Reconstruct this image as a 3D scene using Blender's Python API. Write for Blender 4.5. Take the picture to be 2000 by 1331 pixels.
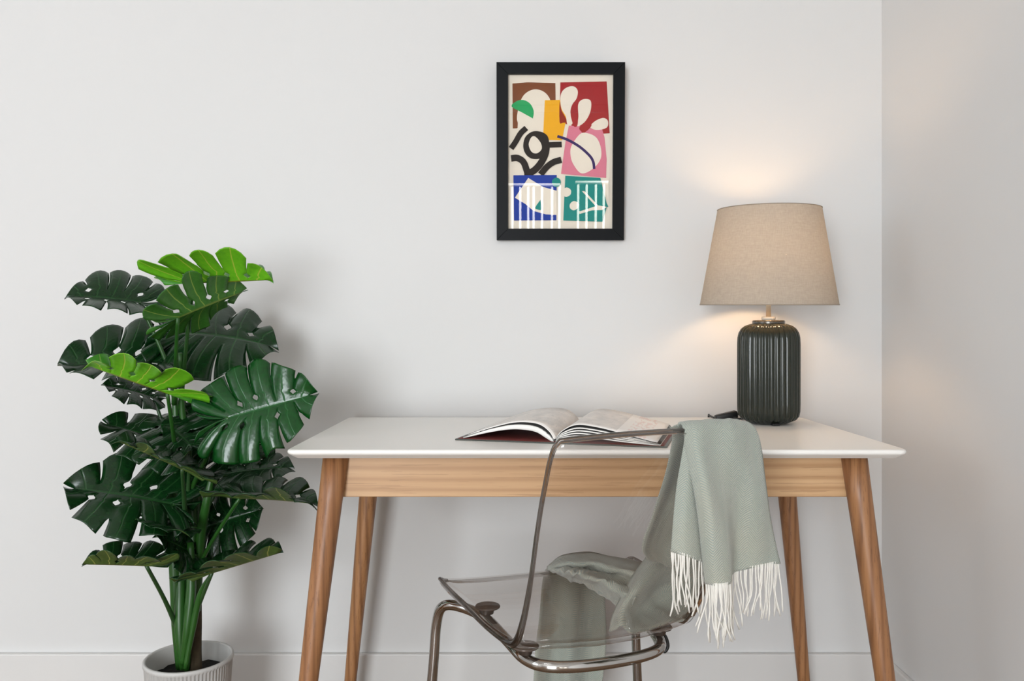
import bpy, bmesh, math, random
from mathutils import Vector, Matrix, noise

# ------------------------------------------------------------------ clear
for o in list(bpy.data.objects):
    bpy.data.objects.remove(o)
scene = bpy.context.scene
COL = scene.collection

# ------------------------------------------------------------------ camera
F_PX, CX, CY = 1620.0, 1008.0, 646.0      # focal length and principal point in a 2000x1331 frame
CAM = Vector((0.0, -2.25, 0.98))
cam_d = bpy.data.cameras.new('camera')
cam_d.sensor_width = 36.0
cam_d.lens = F_PX / 2000 * 36
cam_d.shift_x = (1000 - CX) / 2000
cam_d.shift_y = -(665.5 - CY) / 2000
cam_d.clip_start = 0.02
cam = bpy.data.objects.new('camera', cam_d)
cam.location = CAM
cam.rotation_euler = (math.pi / 2, 0, 0)
COL.objects.link(cam)
scene.camera = cam

# ------------------------------------------------------------------ world, sun, window light, exposure
world = bpy.data.worlds.new('world')
scene.world = world
world.use_nodes = True
bg = world.node_tree.nodes['Background']
bg.inputs[0].default_value = (0.75, 0.86, 1.0, 1)
bg.inputs[1].default_value = 1.2

sun_d = bpy.data.lights.new('sun', 'SUN')
sun_d.energy = 44
sun_d.color = (1.0, 0.97, 0.92)
sun_d.angle = 0.01
sun = bpy.data.objects.new('sun', sun_d)
sun.rotation_euler = Vector((-0.12, -0.55, -0.83)).to_track_quat('-Z', 'Y').to_euler()
COL.objects.link(sun)


def window_light(name, loc, direction, sx, sy, power, color):
    d = bpy.data.lights.new(name, 'AREA')
    d.shape = 'RECTANGLE'
    d.size, d.size_y = sx, sy
    d.energy = power
    d.color = color
    o = bpy.data.objects.new(name, d)
    o.location = loc
    o.rotation_euler = Vector(direction).to_track_quat('-Z', 'Z').to_euler()
    COL.objects.link(o)


ROOM_L, ROOM_R, ROOM_B, ROOM_H = -4.2, 0.992, -5.6, 2.62
# daylight entering through the window in the left wall and the one in the rear wall
window_light('daylight_left_window', (ROOM_L + 0.02, -2.75, 1.62), (1, 0, 0), 1.7, 1.5, 26, (0.915, 0.965, 1.0))
window_light('daylight_rear_window', (-1.45, ROOM_B + 0.02, 1.25), (0, 1, 0), 1.7, 2.2, 196, (0.895, 0.957, 1.0))

scene.view_settings.view_transform = 'Standard'
scene.view_settings.look = 'None'
scene.view_settings.gamma = 1
scene.view_settings.use_curve_mapping = False
scene.view_settings.exposure = -0.10
scene.cycles.use_denoising = True
scene.cycles.max_bounces = 12
scene.cycles.diffuse_bounces = 5
scene.cycles.transparent_max_bounces = 24
scene.cycles.sample_clamp_indirect = 40


# ------------------------------------------------------------------ helpers
def P(px, py, Z):
    """a photo pixel at distance Z in front of the camera"""
    return Vector(((px - CX) / F_PX * Z, Z + CAM.y, CAM.z - (py - CY) / F_PX * Z))


def ray(px, py):
    return Vector(((px - CX) / F_PX, 1.0, -(py - CY) / F_PX))


def hit(px, py, pt, n):
    d = ray(px, py)
    t = (Vector(pt) - CAM).dot(n) / d.dot(n)
    return CAM + d * t


def srgb(r, g, b):
    def f(c):
        c /= 255
        return c / 12.92 if c <= 0.04045 else ((c + 0.055) / 1.055) ** 2.4
    return (f(r), f(g), f(b), 1)


class NT:
    """small node-tree builder"""
    def __init__(self, name):
        self.m = bpy.data.materials.new(name)
        self.m.use_nodes = True
        self.t = self.m.node_tree
        self.b = self.t.nodes['Principled BSDF']
        self.out = self.t.nodes['Material Output']

    def n(self, typ, **kw):
        nd = self.t.nodes.new(typ)
        for k, v in kw.items():
            if k.startswith('i_'):
                nd.inputs[k[2:].replace('_', ' ')].default_value = v
            else:
                setattr(nd, k, v)
        return nd

    def l(self, a, b):
        self.t.links.new(a, b)

    def math(self, op, a, b=None, c=None, clamp=False):
        nd = self.t.nodes.new('ShaderNodeMath')
        nd.operation = op
        nd.use_clamp = clamp
        for i, x in enumerate((a, b, c)):
            if x is None:
                continue
            if isinstance(x, (int, float)):
                nd.inputs[i].default_value = x
            else:
                self.l(x, nd.inputs[i])
        return nd.outputs[0]

    def mix(self, f, a, b):
        nd = self.t.nodes.new('ShaderNodeMix')
        nd.data_type = 'RGBA'
        for s, x in ((nd.inputs[0], f), (nd.inputs[6], a), (nd.inputs[7], b)):
            if isinstance(x, (int, float, tuple)):
                s.default_value = x
            else:
                self.l(x, s)
        return nd.outputs[2]

    def coords(self, which='Object', scale=(1, 1, 1)):
        tc = self.t.nodes.new('ShaderNodeTexCoord')
        mp = self.t.nodes.new('ShaderNodeMapping')
        mp.inputs['Scale'].default_value = scale
        self.l(tc.outputs[which], mp.inputs[0])
        return mp.outputs[0]

    def noise(self, vec, scale, detail=3, rough=0.5):
        nd = self.n('ShaderNodeTexNoise')
        nd.inputs['Scale'].default_value = scale
        nd.inputs['Detail'].default_value = detail
        nd.inputs['Roughness'].default_value = rough
        self.l(vec, nd.inputs['Vector'])
        return nd.outputs['Fac']

    def ramp(self, fac, stops):
        nd = self.n('ShaderNodeValToRGB')
        el = nd.color_ramp.elements
        while len(el) < len(stops):
            el.new(0.5)
        for e, (p, c) in zip(el, stops):
            e.position = p
            e.color = c
        self.l(fac, nd.inputs[0])
        return nd.outputs[0]

    def bump(self, h, strength, dist=0.002):
        nd = self.n('ShaderNodeBump')
        nd.inputs['Strength'].default_value = strength
        nd.inputs['Distance'].default_value = dist
        self.l(h, nd.inputs['Height'])
        self.l(nd.outputs[0], self.b.inputs['Normal'])

    def set(self, color=None, rough=None, metal=None, **kw):
        if color is not None:
            if isinstance(color, tuple):
                self.b.inputs['Base Color'].default_value = color
            else:
                self.l(color, self.b.inputs['Base Color'])
        if rough is not None:
            self.b.inputs['Roughness'].default_value = rough
        if metal is not None:
            self.b.inputs['Metallic'].default_value = metal
        for k, v in kw.items():
            self.b.inputs[k.replace('_', ' ')].default_value = v
        return self


def simple(name, color, rough=0.5, metal=0.0, var=0.06, scale=20, bump=0.0, **kw):
    t = NT(name)
    v = t.coords()
    nz = t.noise(v, scale)
    c2 = tuple(c * (1 - var) for c in color[:3]) + (1,)
    t.set(t.mix(nz, c2, color), rough, metal, **kw)
    if bump:
        t.bump(nz, bump)
    return t.m


def link(o, parent=None):
    COL.objects.link(o)
    if parent is not None:
        o.parent = parent
    return o


def mesh_obj(name, bm, mats, parent=None, smooth=False, loc=None, autosmooth=None):
    me = bpy.data.meshes.new(name)
    bmesh.ops.recalc_face_normals(bm, faces=bm.faces) if autosmooth != 'keep' else None
    bm.to_mesh(me)
    bm.free()
    for m in (mats if isinstance(mats, (list, tuple)) else [mats]):
        me.materials.append(m)
    if smooth:
        for p in me.polygons:
            p.use_smooth = True
    o = bpy.data.objects.new(name, me)
    if loc is not None:
        o.location = loc
    return link(o, parent)


def thing(name, loc, label, cat, rotz=0.0):
    o = bpy.data.objects.new(name, None)
    o.empty_display_size = 0.05
    o.location = loc
    o.rotation_euler = (0, 0, rotz)
    o['label'] = label
    o['category'] = cat
    return link(o)


def structure(o):
    o['kind'] = 'structure'
    return o


def bm_box(bm, x0, x1, y0, y1, z0, z1, bevel=0.0, seg=2):
    r = bmesh.ops.create_cube(bm, size=1)
    vs = r['verts']
    for v in vs:
        v.co = Vector((x0 + (v.co.x + .5) * (x1 - x0), y0 + (v.co.y + .5) * (y1 - y0), z0 + (v.co.z + .5) * (z1 - z0)))
    if bevel:
        es = list({e for v in vs for e in v.link_edges})
        bmesh.ops.bevel(bm, geom=es, offset=bevel, segments=seg, affect='EDGES', profile=0.5)


def box(name, b, mat, parent=None, bevel=0.0, seg=2, smooth=False):
    bm = bmesh.new()
    bm_box(bm, *b, bevel=bevel, seg=seg)
    return mesh_obj(name, bm, mat, parent, smooth)


def catmull(pts, n):
    """resample a list of Vectors with a Catmull-Rom spline, n points per span"""
    pts = [Vector(p) for p in pts]
    ext = [pts[0] * 2 - pts[1]] + pts + [pts[-1] * 2 - pts[-2]]
    out = []
    for i in range(1, len(ext) - 2):
        a, b, c, d = ext[i - 1:i + 3]
        for k in range(n):
            t = k / n
            out.append(0.5 * ((2 * b) + (c - a) * t + (2 * a - 5 * b + 4 * c - d) * t * t + (3 * b - a - 3 * c + d) * t ** 3))
    out.append(pts[-1])
    return out


def bm_tube(bm, pts, radii, seg=10, caps=True, closed=False):
    pts = [Vector(p) for p in pts]
    n = len(pts)
    if not isinstance(radii, (list, tuple)):
        radii = [radii] * n
    elif len(radii) != n:
        m = len(radii)
        rr = []
        for i in range(n):
            f = i / (n - 1) * (m - 1)
            k = min(int(f), m - 2)
            rr.append(radii[k] + (radii[k + 1] - radii[k]) * (f - k))
        radii = rr
    up = None
    rings = []
    for i, p in enumerate(pts):
        if closed:
            t = (pts[(i + 1) % n] - pts[i - 1]).normalized()
        else:
            t = (pts[min(i + 1, n - 1)] - pts[max(i - 1, 0)]).normalized()
        if up is None:
            up = Vector((0, 0, 1)) if abs(t.z) < 0.9 else Vector((1, 0, 0))
        up = (up - t * up.dot(t)).normalized()
        sd = t.cross(up)
        rings.append([bm.verts.new(p + (up * math.cos(2 * math.pi * k / seg) + sd * math.sin(2 * math.pi * k / seg)) * radii[i]) for k in range(seg)])
    rng = range(n) if closed else range(n - 1)
    for i in rng:
        a, b = rings[i], rings[(i + 1) % n]
        for k in range(seg):
            bm.faces.new((a[k], a[(k + 1) % seg], b[(k + 1) % seg], b[k]))
    if caps and not closed:
        bm.faces.new(rings[0][::-1])
        bm.faces.new(rings[-1])


def tube(name, pts, radii, mat, parent=None, seg=12, n=6, smooth=True, closed=False):
    bm = bmesh.new()
    q = catmull(pts, n) if n else pts
    bm_tube(bm, q, radii, seg, closed=closed)
    return mesh_obj(name, bm, mat, parent, smooth)


def lathe(name, prof, mat, parent=None, seg=48, rfun=None, smooth=True, cap=False):
    """prof: list of (r, z); rfun(theta, i) scales the radius"""
    bm = bmesh.new()
    rings = []
    for i, (r, z) in enumerate(prof):
        ring = []
        for k in range(seg):
            th = 2 * math.pi * k / seg
            rr = r * (rfun(th, i) if rfun else 1)
            ring.append(bm.verts.new((rr * math.cos(th), rr * math.sin(th), z)))
        rings.append(ring)
    for a, b in zip(rings, rings[1:]):
        for k in range(seg):
            bm.faces.new((a[k], a[(k + 1) % seg], b[(k + 1) % seg], b[k]))
    if cap:
        bm.faces.new(rings[0][::-1])
        bm.faces.new(rings[-1])
    return mesh_obj(name, bm, mat, parent, smooth)


# ------------------------------------------------------------------ materials
def mat_wall():
    t = NT('wall_paint')
    v = t.coords()
    n1 = t.noise(v, 1.3, 2)
    n2 = t.noise(v, 260, 2)
    t.set(t.mix(n1, srgb(213, 212, 211), srgb(217, 216, 215)), 0.75)
    t.bump(n2, 0.06, 0.0006)
    return t.m


def mat_wood(name, axis, light, mid, dark, scale=1.0, rough=0.42, cathedral=True):
    t = NT(name)
    st = {'x': (0.55, 9, 9), 'z': (9, 9, 0.55)}[axis]
    v = t.coords('Object', tuple(s * scale for s in st))
    big = t.noise(v, 1.6, 4, 0.55)
    dist = t.n('ShaderNodeTexWave', wave_type='BANDS')
    dist.bands_direction = 'Z' if axis == 'x' else 'X'
    t.l(v, dist.inputs['Vector'])
    dist.inputs['Scale'].default_value = 1.5
    dist.inputs['Distortion'].default_value = 12.0 if cathedral else 3.0
    dist.inputs['Detail'].default_value = 2
    dist.inputs['Detail Scale'].default_value = 0.45
    fst = {'x': (2.0, 90, 90), 'z': (90, 90, 2.0)}[axis]
    v2 = t.coords('Object', tuple(s * scale for s in fst))
    fine = t.noise(v2, 3.0, 3, 0.6)
    c = t.ramp(big, [(0.25, mid), (0.7, light)])
    c = t.mix(t.math('MULTIPLY', t.math('POWER', dist.outputs['Fac'], 2.5), 0.8), c, t.mix(0.35, mid, dark))
    pores = t.math('GREATER_THAN', fine, 0.60)
    c = t.mix(t.math('MULTIPLY', pores, 0.35), c, dark)
    c = t.mix(t.math('MULTIPLY', fine, 0.25), c, dark)
    t.set(c, rough)
    t.bump(fine, 0.12, 0.0008)
    return t.m


def mat_floor():
    t = NT('floor_wood')
    v = t.coords('Object', (1, 1, 1))
    br = t.n('ShaderNodeTexBrick')
    t.l(v, br.inputs['Vector'])
    br.inputs['Scale'].default_value = 1
    br.inputs['Brick Width'].default_value = 1.2
    br.inputs['Row Height'].default_value = 0.14
    br.inputs['Mortar Size'].default_value = 0.002
    br.inputs['Color1'].default_value = srgb(150, 120, 92)
    br.inputs['Color2'].default_value = srgb(132, 102, 76)
    br.inputs['Mortar'].default_value = srgb(70, 48, 32)
    v2 = t.coords('Object', (1.2, 30, 1))
    nz = t.noise(v2, 3, 4)
    t.set(t.mix(t.math('MULTIPLY', nz, 0.5), br.outputs['Color'], srgb(104, 78, 56)), 0.35)
    return t.m


def mat_thin_clear(name, tint, f0=0.04, rough=0.0):
    """clear sheet: transmits with a tint, mirrors by a Schlick Fresnel curve"""
    t = NT(name)
    lw = t.n('ShaderNodeLayerWeight')
    lw.inputs['Blend'].default_value = 0.5
    fr = t.math('MULTIPLY_ADD', t.math('POWER', lw.outputs['Facing'], 5.0), 1 - f0, f0)
    tr = t.n('ShaderNodeBsdfTransparent')
    tr.inputs[0].default_value = tint
    gl = t.n('ShaderNodeBsdfGlossy')
    gl.inputs['Roughness'].default_value = rough
    gl.inputs['Color'].default_value = (1, 1, 1, 1)
    mx = t.n('ShaderNodeMixShader')
    t.l(fr, mx.inputs[0])
    t.l(tr.outputs[0], mx.inputs[1])
    t.l(gl.outputs[0], mx.inputs[2])
    t.l(mx.outputs[0], t.out.inputs['Surface'])
    return t.m


def mat_leaf(name, base, base2, vein, rough, trans=0.0, veinamt=0.6, spec=0.5):
    t = NT(name)
    uv = t.n('ShaderNodeTexCoord').outputs['UV']
    sep = t.n('ShaderNodeSeparateXYZ')
    t.l(uv, sep.inputs[0])
    u, v = sep.outputs[0], sep.outputs[1]
    d = t.math('ABSOLUTE', t.math('SUBTRACT', v, 0.5))
    # lateral vein narrows outwards, midrib along u = 0
    lat = t.math('SUBTRACT', 1.0, t.math('DIVIDE', d, t.math('MULTIPLY_ADD', u, -0.035, 0.06)), clamp=True)
    mid = t.math('SUBTRACT', 1.0, t.math('DIVIDE', u, 0.05), clamp=True)
    vn = t.math('MAXIMUM', lat, mid)
    # fine side veins
    w = t.math('SINE', t.math('MULTIPLY_ADD', d, 26.0, t.math('MULTIPLY', u, -60.0)))
    nz = t.noise(t.coords('Object'), 18, 4)
    c = t.mix(nz, base, base2)
    halo = t.math('SUBTRACT', 1.0, t.math('MULTIPLY', d, 5.0), clamp=True)
    c = t.mix(t.math('MULTIPLY', halo, 0.25), c, base2)
    c = t.mix(t.math('MULTIPLY', vn, veinamt), c, vein)
    t.set(c, rough)
    t.b.inputs['Specular IOR Level'].default_value = spec
    h = t.math('ADD', t.math('MULTIPLY', vn, -1.0), t.math('MULTIPLY', w, 0.025))
    t.bump(t.math('ADD', h, t.math('MULTIPLY', nz, 0.5)), 0.3, 0.0025)
    if trans > 0:
        tl = t.n('ShaderNodeBsdfTranslucent')
        t.l(c, tl.inputs[0])
        mx = t.n('ShaderNodeMixShader')
        mx.inputs[0].default_value = trans
        t.l(t.b.outputs[0], mx.inputs[1])
        t.l(tl.outputs[0], mx.inputs[2])
        t.l(mx.outputs[0], t.out.inputs['Surface'])
    return t.m


def mat_throw():
    t = NT('sage_wool')
    uvn = t.n('ShaderNodeTexCoord').outputs['UV']          # metres along and across the cloth
    sep = t.n('ShaderNodeSeparateXYZ')
    t.l(uvn, sep.inputs[0])
    u, v = sep.outputs[0], sep.outputs[1]
    # herringbone: diagonal twill that turns every 14 mm
    zig = t.math('PINGPONG', u, 0.014)
    tw = t.math('SINE', t.math('MULTIPLY', t.math('ADD', zig, v), 2 * math.pi / 0.0042))
    tw = t.math('MULTIPLY_ADD', tw, 0.5, 0.5)
    n1 = t.noise(t.coords('UV', (1, 1, 1)), 7, 3)
    n2 = t.noise(t.coords('UV', (1, 1, 1)), 420, 2)
    sage = t.mix(n1, srgb(130, 147, 142), srgb(160, 173, 169))
    n3 = t.noise(t.coords('UV', (1, 1, 1)), 4.5, 2)
    beige = srgb(198, 190, 172)
    sage = t.mix(t.math('MULTIPLY', t.ramp(n3, [(0.45, (0, 0, 0, 1)), (0.65, (1, 1, 1, 1))]), 0.45), sage, srgb(180, 172, 154))
    c = t.mix(t.math('MULTIPLY', tw, 0.72), sage, beige)
    c = t.mix(t.math('MULTIPLY', n2, 0.25), c, srgb(98, 108, 100))
    t.set(c, 0.95)
    t.b.inputs['Sheen Weight'].default_value = 0.35
    t.b.inputs['Sheen Roughness'].default_value = 0.5
    t.b.inputs['Specular IOR Level'].default_value = 0.1
    t.bump(t.math('ADD', tw, n2), 0.5, 0.0012)
    return t.m


def mat_shade():
    t = NT('linen_shade')
    v = t.coords('Object', (60, 60, 420))
    nz = t.noise(v, 1.0, 3)
    v2 = t.coords('Object', (420, 420, 60))
    n2 = t.noise(v2, 1.0, 2)
    c = t.mix(t.math('MULTIPLY', t.math('ADD', nz, n2), 0.5), srgb(152, 142, 130), srgb(190, 180, 167))
    df = t.n('ShaderNodeBsdfDiffuse')
    tl = t.n('ShaderNodeBsdfTranslucent')
    t.l(c, df.inputs[0])
    t.l(c, tl.inputs[0])
    mx = t.n('ShaderNodeMixShader')
    mx.inputs[0].default_value = 0.12
    t.l(df.outputs[0], mx.inputs[1])
    t.l(tl.outputs[0], mx.inputs[2])
    t.l(mx.outputs[0], t.out.inputs['Surface'])
    return t.m


def mat_page(name, kind):
    """printed page: UV u across the page from the gutter, v along it"""
    t = NT(name)
    uv = t.n('ShaderNodeTexCoord').outputs['UV']
    sep = t.n('ShaderNodeSeparateXYZ')
    t.l(uv, sep.inputs[0])
    u, v = sep.outputs[0], sep.outputs[1]
    paper = srgb(240, 234, 228)
    v1 = t.coords('UV', (3, 2.2, 1))
    n1 = t.noise(v1, 1.7, 5, 0.6)
    n2 = t.noise(v1, 6.0, 4, 0.7)
    pic = t.ramp(n1, [(0.28, srgb(120, 112, 106)), (0.45, srgb(176, 166, 158)), (0.62, srgb(214, 200, 188)), (0.8, srgb(232, 224, 218))])
    pic = t.mix(t.math('MULTIPLY', t.math('GREATER_THAN', n2, 0.58), 0.5), pic, srgb(112, 100, 92))
    if kind == 'left':
        inside = t.math('MULTIPLY', t.math('LESS_THAN', u, 0.93), t.math('GREATER_THAN', v, 0.06))
        c = t.mix(t.math('MULTIPLY', inside, 0.5), paper, pic)
    else:
        inside = t.math('MULTIPLY', t.math('LESS_THAN', u, 0.74), t.math('GREATER_THAN', v, 0.05))
        c = t.mix(t.math('MULTIPLY', inside, 0.5), paper, pic)
        # caption column: thin print lines in the margin
        ln = t.math('GREATER_THAN', t.math('SINE', t.math('MULTIPLY', v, 260.0)), 0.35)
        col = t.math('MULTIPLY', t.math('GREATER_THAN', u, 0.80), t.math('LESS_THAN', u, 0.93))
        brk = t.math('GREATER_THAN', t.noise(t.coords('UV', (40, 9, 1)), 1.0, 1), 0.52)
        c = t.mix(t.math('MULTIPLY', t.math('MULTIPLY', ln, col), t.math('MULTIPLY', brk, 0.7)), c, srgb(196, 92, 78))
    t.set(c, 0.32)
    return t.m


M = {}
M['wall'] = mat_wall()
M['trim'] = simple('trim_paint', srgb(218, 216, 214), 0.45, var=0.02, scale=4)
M['ceiling'] = simple('ceiling_paint', srgb(222, 221, 219), 0.9, var=0.02, scale=3)
M['floor'] = mat_floor()
M['white_top'] = simple('white_lacquer', srgb(240, 237, 232), 0.32, var=0.015, scale=5)
M['oak_x'] = mat_wood('oak_apron', 'x', srgb(212, 174, 132), srgb(192, 150, 106), srgb(142, 102, 66))
M['oak_leg'] = mat_wood('oak_leg', 'z', srgb(184, 134, 90), srgb(146, 98, 62), srgb(84, 52, 32), scale=1.4, cathedral=False)
M['black_frame'] = simple('black_frame', srgb(14, 16, 19), 0.42, var=0.15, scale=30, Specular_IOR_Level=0.12)
M['pot'] = simple('pot_ceramic', srgb(196, 194, 191), 0.5, var=0.04, scale=12)
M['soil'] = simple('dark_soil', srgb(20, 16, 13), 0.95, var=0.6, scale=180, bump=0.8)
M['stem'] = simple('green_stem', srgb(40, 90, 28), 0.38, var=0.45, scale=14)
M['petiole'] = simple('dark_petiole', srgb(44, 80, 38), 0.4, var=0.35, scale=22)
M['moss'] = simple('mossy_trunk', srgb(78, 66, 46), 0.9, var=0.6, scale=60, bump=0.8)
M['leaf_top'] = mat_leaf('leaf_top', srgb(6, 28, 12), srgb(14, 56, 20), srgb(44, 84, 44), 0.24, veinamt=0.45, spec=0.4)
M['leaf_top_b'] = mat_leaf('leaf_top_fresh', srgb(8, 46, 16), srgb(16, 78, 26), srgb(48, 104, 56), 0.2, veinamt=0.45, spec=0.45)
M['leaf_under'] = mat_leaf('leaf_under', srgb(52, 78, 30), srgb(84, 108, 48), srgb(160, 164, 84), 0.5, veinamt=0.85)
M['leaf_under_g'] = mat_leaf('leaf_under_green', srgb(36, 84, 24), srgb(62, 116, 38), srgb(140, 160, 70), 0.42, veinamt=0.8)
M['leaf_young'] = mat_leaf('leaf_young', srgb(72, 150, 20), srgb(112, 184, 32), srgb(176, 186, 70), 0.38, veinamt=0.85)  # brighter green paints in the light shining through the blade
M['leaf_lit_t'] = mat_leaf('leaf_lit_top', srgb(40, 112, 22), srgb(70, 146, 34), srgb(140, 176, 70), 0.3, veinamt=0.6)
M['glaze'] = simple('green_grey_glaze', srgb(42, 46, 39), 0.12, var=0.12, scale=6, Specular_IOR_Level=0.42)
M['nickel'] = simple('brushed_nickel', srgb(222, 206, 184), 0.42, 0.8, var=0.08)
M['steel_ring'] = simple('dark_steel_ring', srgb(120, 116, 110), 0.22, 1.0)
M['cream'] = simple('cream_plastic', srgb(226, 218, 204), 0.5)
M['shade'] = mat_shade()
M['shade_trim'] = simple('shade_trim', srgb(158, 145, 130), 0.9)
M['black'] = simple('black_rubber', srgb(18, 18, 19), 0.45)
M['chrome'] = simple('chrome', srgb(196, 194, 191), 0.07, 1.0, var=0.02)
M['pad'] = simple('brown_grey_pad', srgb(96, 84, 76), 0.25, 0.3)
M['smoke'] = mat_thin_clear('smoked_plastic', (0.950, 0.940, 0.934, 1))
M['throw'] = mat_throw()
M['fringe'] = simple('cream_wool_fringe', srgb(232, 228, 220), 0.95, var=0.08, scale=200)
M['pic_glass'] = mat_thin_clear('picture_glass', (0.985, 0.99, 0.985, 1), 0.032)
M['paper'] = simple('page_paper', srgb(238, 235, 230), 0.6, var=0.03)
M['page_l'] = mat_page('page_print_left', 'left')
M['page_r'] = mat_page('page_print_right', 'right')
M['cover'] = simple('book_cover', srgb(72, 76, 70), 0.4)
M['endpaper'] = simple('red_endpaper', srgb(112, 36, 30), 0.7)
M['page_gap_shade'] = simple('page_gap_shade', srgb(30, 28, 28), 0.4)  # near-black colour for the shade in the gaps between pages
M['rail'] = simple('white_railing_paint', srgb(245, 244, 240), 0.5, var=0.01)
M['facade'] = simple('dark_brick_facade', srgb(66, 58, 52), 0.9, var=0.3, scale=3)
M['deck'] = simple('dark_deck', srgb(58, 54, 50), 0.8)

# smoked polycarbonate seen through its edge
_t = NT('smoked_edge')
_t.set(srgb(165, 159, 155), 0.02)
_t.b.inputs['Transmission Weight'].default_value = 1.0
_t.b.inputs['IOR'].default_value = 1.5
M['smoke_edge'] = _t.m

# bulb
_t = NT('warm_bulb')
_t.set(srgb(255, 226, 190), 0.4)
_t.b.inputs['Emission Color'].default_value = (1.0, 0.66, 0.36, 1)
_t.b.inputs['Emission Strength'].default_value = 60.0
M['bulb'] = _t.m

# ------------------------------------------------------------------ room
T = 0.14


def wall_with_holes(name, axis, pos, a0, a1, holes, out):
    """upright wall along an axis at pos, with rectangular holes (a0,a1,z0,z1)"""
    bm = bmesh.new()
    xs = sorted({a0, a1, *[h[0] for h in holes], *[h[1] for h in holes]})
    zs = sorted({0, ROOM_H, *[h[2] for h in holes], *[h[3] for h in holes]})
    for xa, xb in zip(xs, xs[1:]):
        for za, zb in zip(zs, zs[1:]):
            mx, mz = (xa + xb) / 2, (za + zb) / 2
            if any(h[0] < mx < h[1] and h[2] < mz < h[3] for h in holes):
                continue
            if axis == 'x':
                bm_box(bm, xa, xb, min(pos, pos + out), max(pos, pos + out), za, zb)
            else:
                bm_box(bm, min(pos, pos + out), max(pos, pos + out), xa, xb, za, zb)
    bmesh.ops.remove_doubles(bm, verts=bm.verts, dist=1e-5)
    return structure(mesh_obj(name, bm, M['wall']))


structure(box('floor', (ROOM_L - T, ROOM_R + T, ROOM_B - T, T, -0.1, 0), M['floor']))
structure(box('ceiling', (ROOM_L - T, ROOM_R + T, ROOM_B - T, T, ROOM_H, ROOM_H + 0.2), M['ceiling']))
structure(box('wall_back', (ROOM_L - T, ROOM_R + T, 0, T, 0, ROOM_H), M['wall']))
structure(box('wall_right', (ROOM_R, ROOM_R + T, ROOM_B, 0, 0, ROOM_H), M['wall']))
wall_with_holes('wall_left', 'y', ROOM_L, ROOM_B, 0, [(-3.6, -1.9, 0.87, 2.37)], -T)
wall_with_holes('wall_rear', 'x', ROOM_B, ROOM_L - T, ROOM_R + T, [(-2.3, -0.6, 0.15, 2.35), (-0.45, 0.93, 0.0, 2.45)], -T)


def baseboard(name, b, axis):
    bm = bmesh.new()
    bm_box(bm, *b, bevel=0.003, seg=2)
    return structure(mesh_obj(name, bm, M['trim']))


BB_H = 0.107
baseboard('baseboard_back', (ROOM_L, ROOM_R - 0.016, -0.016, 0, 0, BB_H), 'x')
baseboard('baseboard_right', (ROOM_R - 0.016, ROOM_R, ROOM_B, 0, 0, BB_H), 'y')
baseboard('baseboard_left', (ROOM_L, ROOM_L + 0.016, ROOM_B, -0.016, 0, BB_H), 'y')


def window_frame(name, axis, pos, a0, a1, z0, z1, mull):
    bm = bmesh.new()
    w = 0.06
    parts = [(a0, a1, z0, z0 + w), (a0, a1, z1 - w, z1), (a0, a0 + w, z0 + w, z1 - w), (a1 - w, a1, z0 + w, z1 - w)]
    for q in mull:
        parts.append((q - w / 2, q + w / 2, z0 + w, z1 - w))
    for p in parts:
        if axis == 'x':
            bm_box(bm, p[0], p[1], pos - 0.10, pos - 0.04, p[2], p[3])
        else:
            bm_box(bm, pos - 0.10, pos - 0.04, p[0], p[1], p[2], p[3])
    return structure(mesh_obj(name, bm, M['trim']))


window_frame('window_1', 'y', ROOM_L, -3.6, -1.9, 0.87, 2.37, [-2.75])
window_frame('window_2', 'x', ROOM_B, -2.3, -0.6, 0.15, 2.35, [-1.45])
window_frame('door_1', 'x', ROOM_B, -0.45, 0.93, 0.0, 2.45, [])

# ------------------------------------------------------------------ framed print
PIC_TILT = math.radians(3.2)
PIC_C = Vector(((1094.5 - CX) / F_PX * 2.225, -0.026, CAM.z + (CY - 297.5) / F_PX * 2.225))
PW, PH, PB = 249 / F_PX * 2.225, 343 / F_PX * 2.225, 22.5 / F_PX * 2.225
pic = thing('framed_print', PIC_C, 'black framed abstract cut-out print hanging on the white wall', 'picture')
pic.rotation_euler = (PIC_TILT, 0, 0)
PD = 0.018


def frame_member(pts):
    bm = bmesh.new()
    front = [bm.verts.new((x, -PD / 2, z)) for x, z in pts]
    back = [bm.verts.new((x, PD / 2, z)) for x, z in pts]
    bm.faces.new(front)
    bm.faces.new(back[::-1])
    for i in range(4):
        j = (i + 1) % 4
        bm.faces.new((front[i], back[i], back[j], front[j]))
    bmesh.ops.recalc_face_normals(bm, faces=bm.faces)
    bmesh.ops.bevel(bm, geom=[e for e in bm.edges], offset=0.0005, segments=1, affect='EDGES')
    return mesh_obj('frame_member', bm, M['black_frame'], pic)


hw, hh = PW / 2, PH / 2
iw, ih = hw - PB, hh - PB
frame_member([(-hw, hh), (hw, hh), (iw, ih), (-iw, ih)])
frame_member([(-hw, -hh), (-iw, -ih), (iw, -ih), (hw, -hh)])
frame_member([(-hw, hh), (-iw, ih), (-iw, -ih), (-hw, -hh)])
frame_member([(hw, hh), (hw, -hh), (iw, -ih), (iw, ih)])
box('backing_board', (-hw + 0.008, hw - 0.008, 0.004, 0.008, -hh + 0.008, hh - 0.008), M['black_frame'], pic)

ART_SC = PW / (1219 - 970) / 3.327


def art_xy(x, y):
    return ((x - 513.5) * ART_SC, (656.5 - y) * ART_SC)


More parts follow.
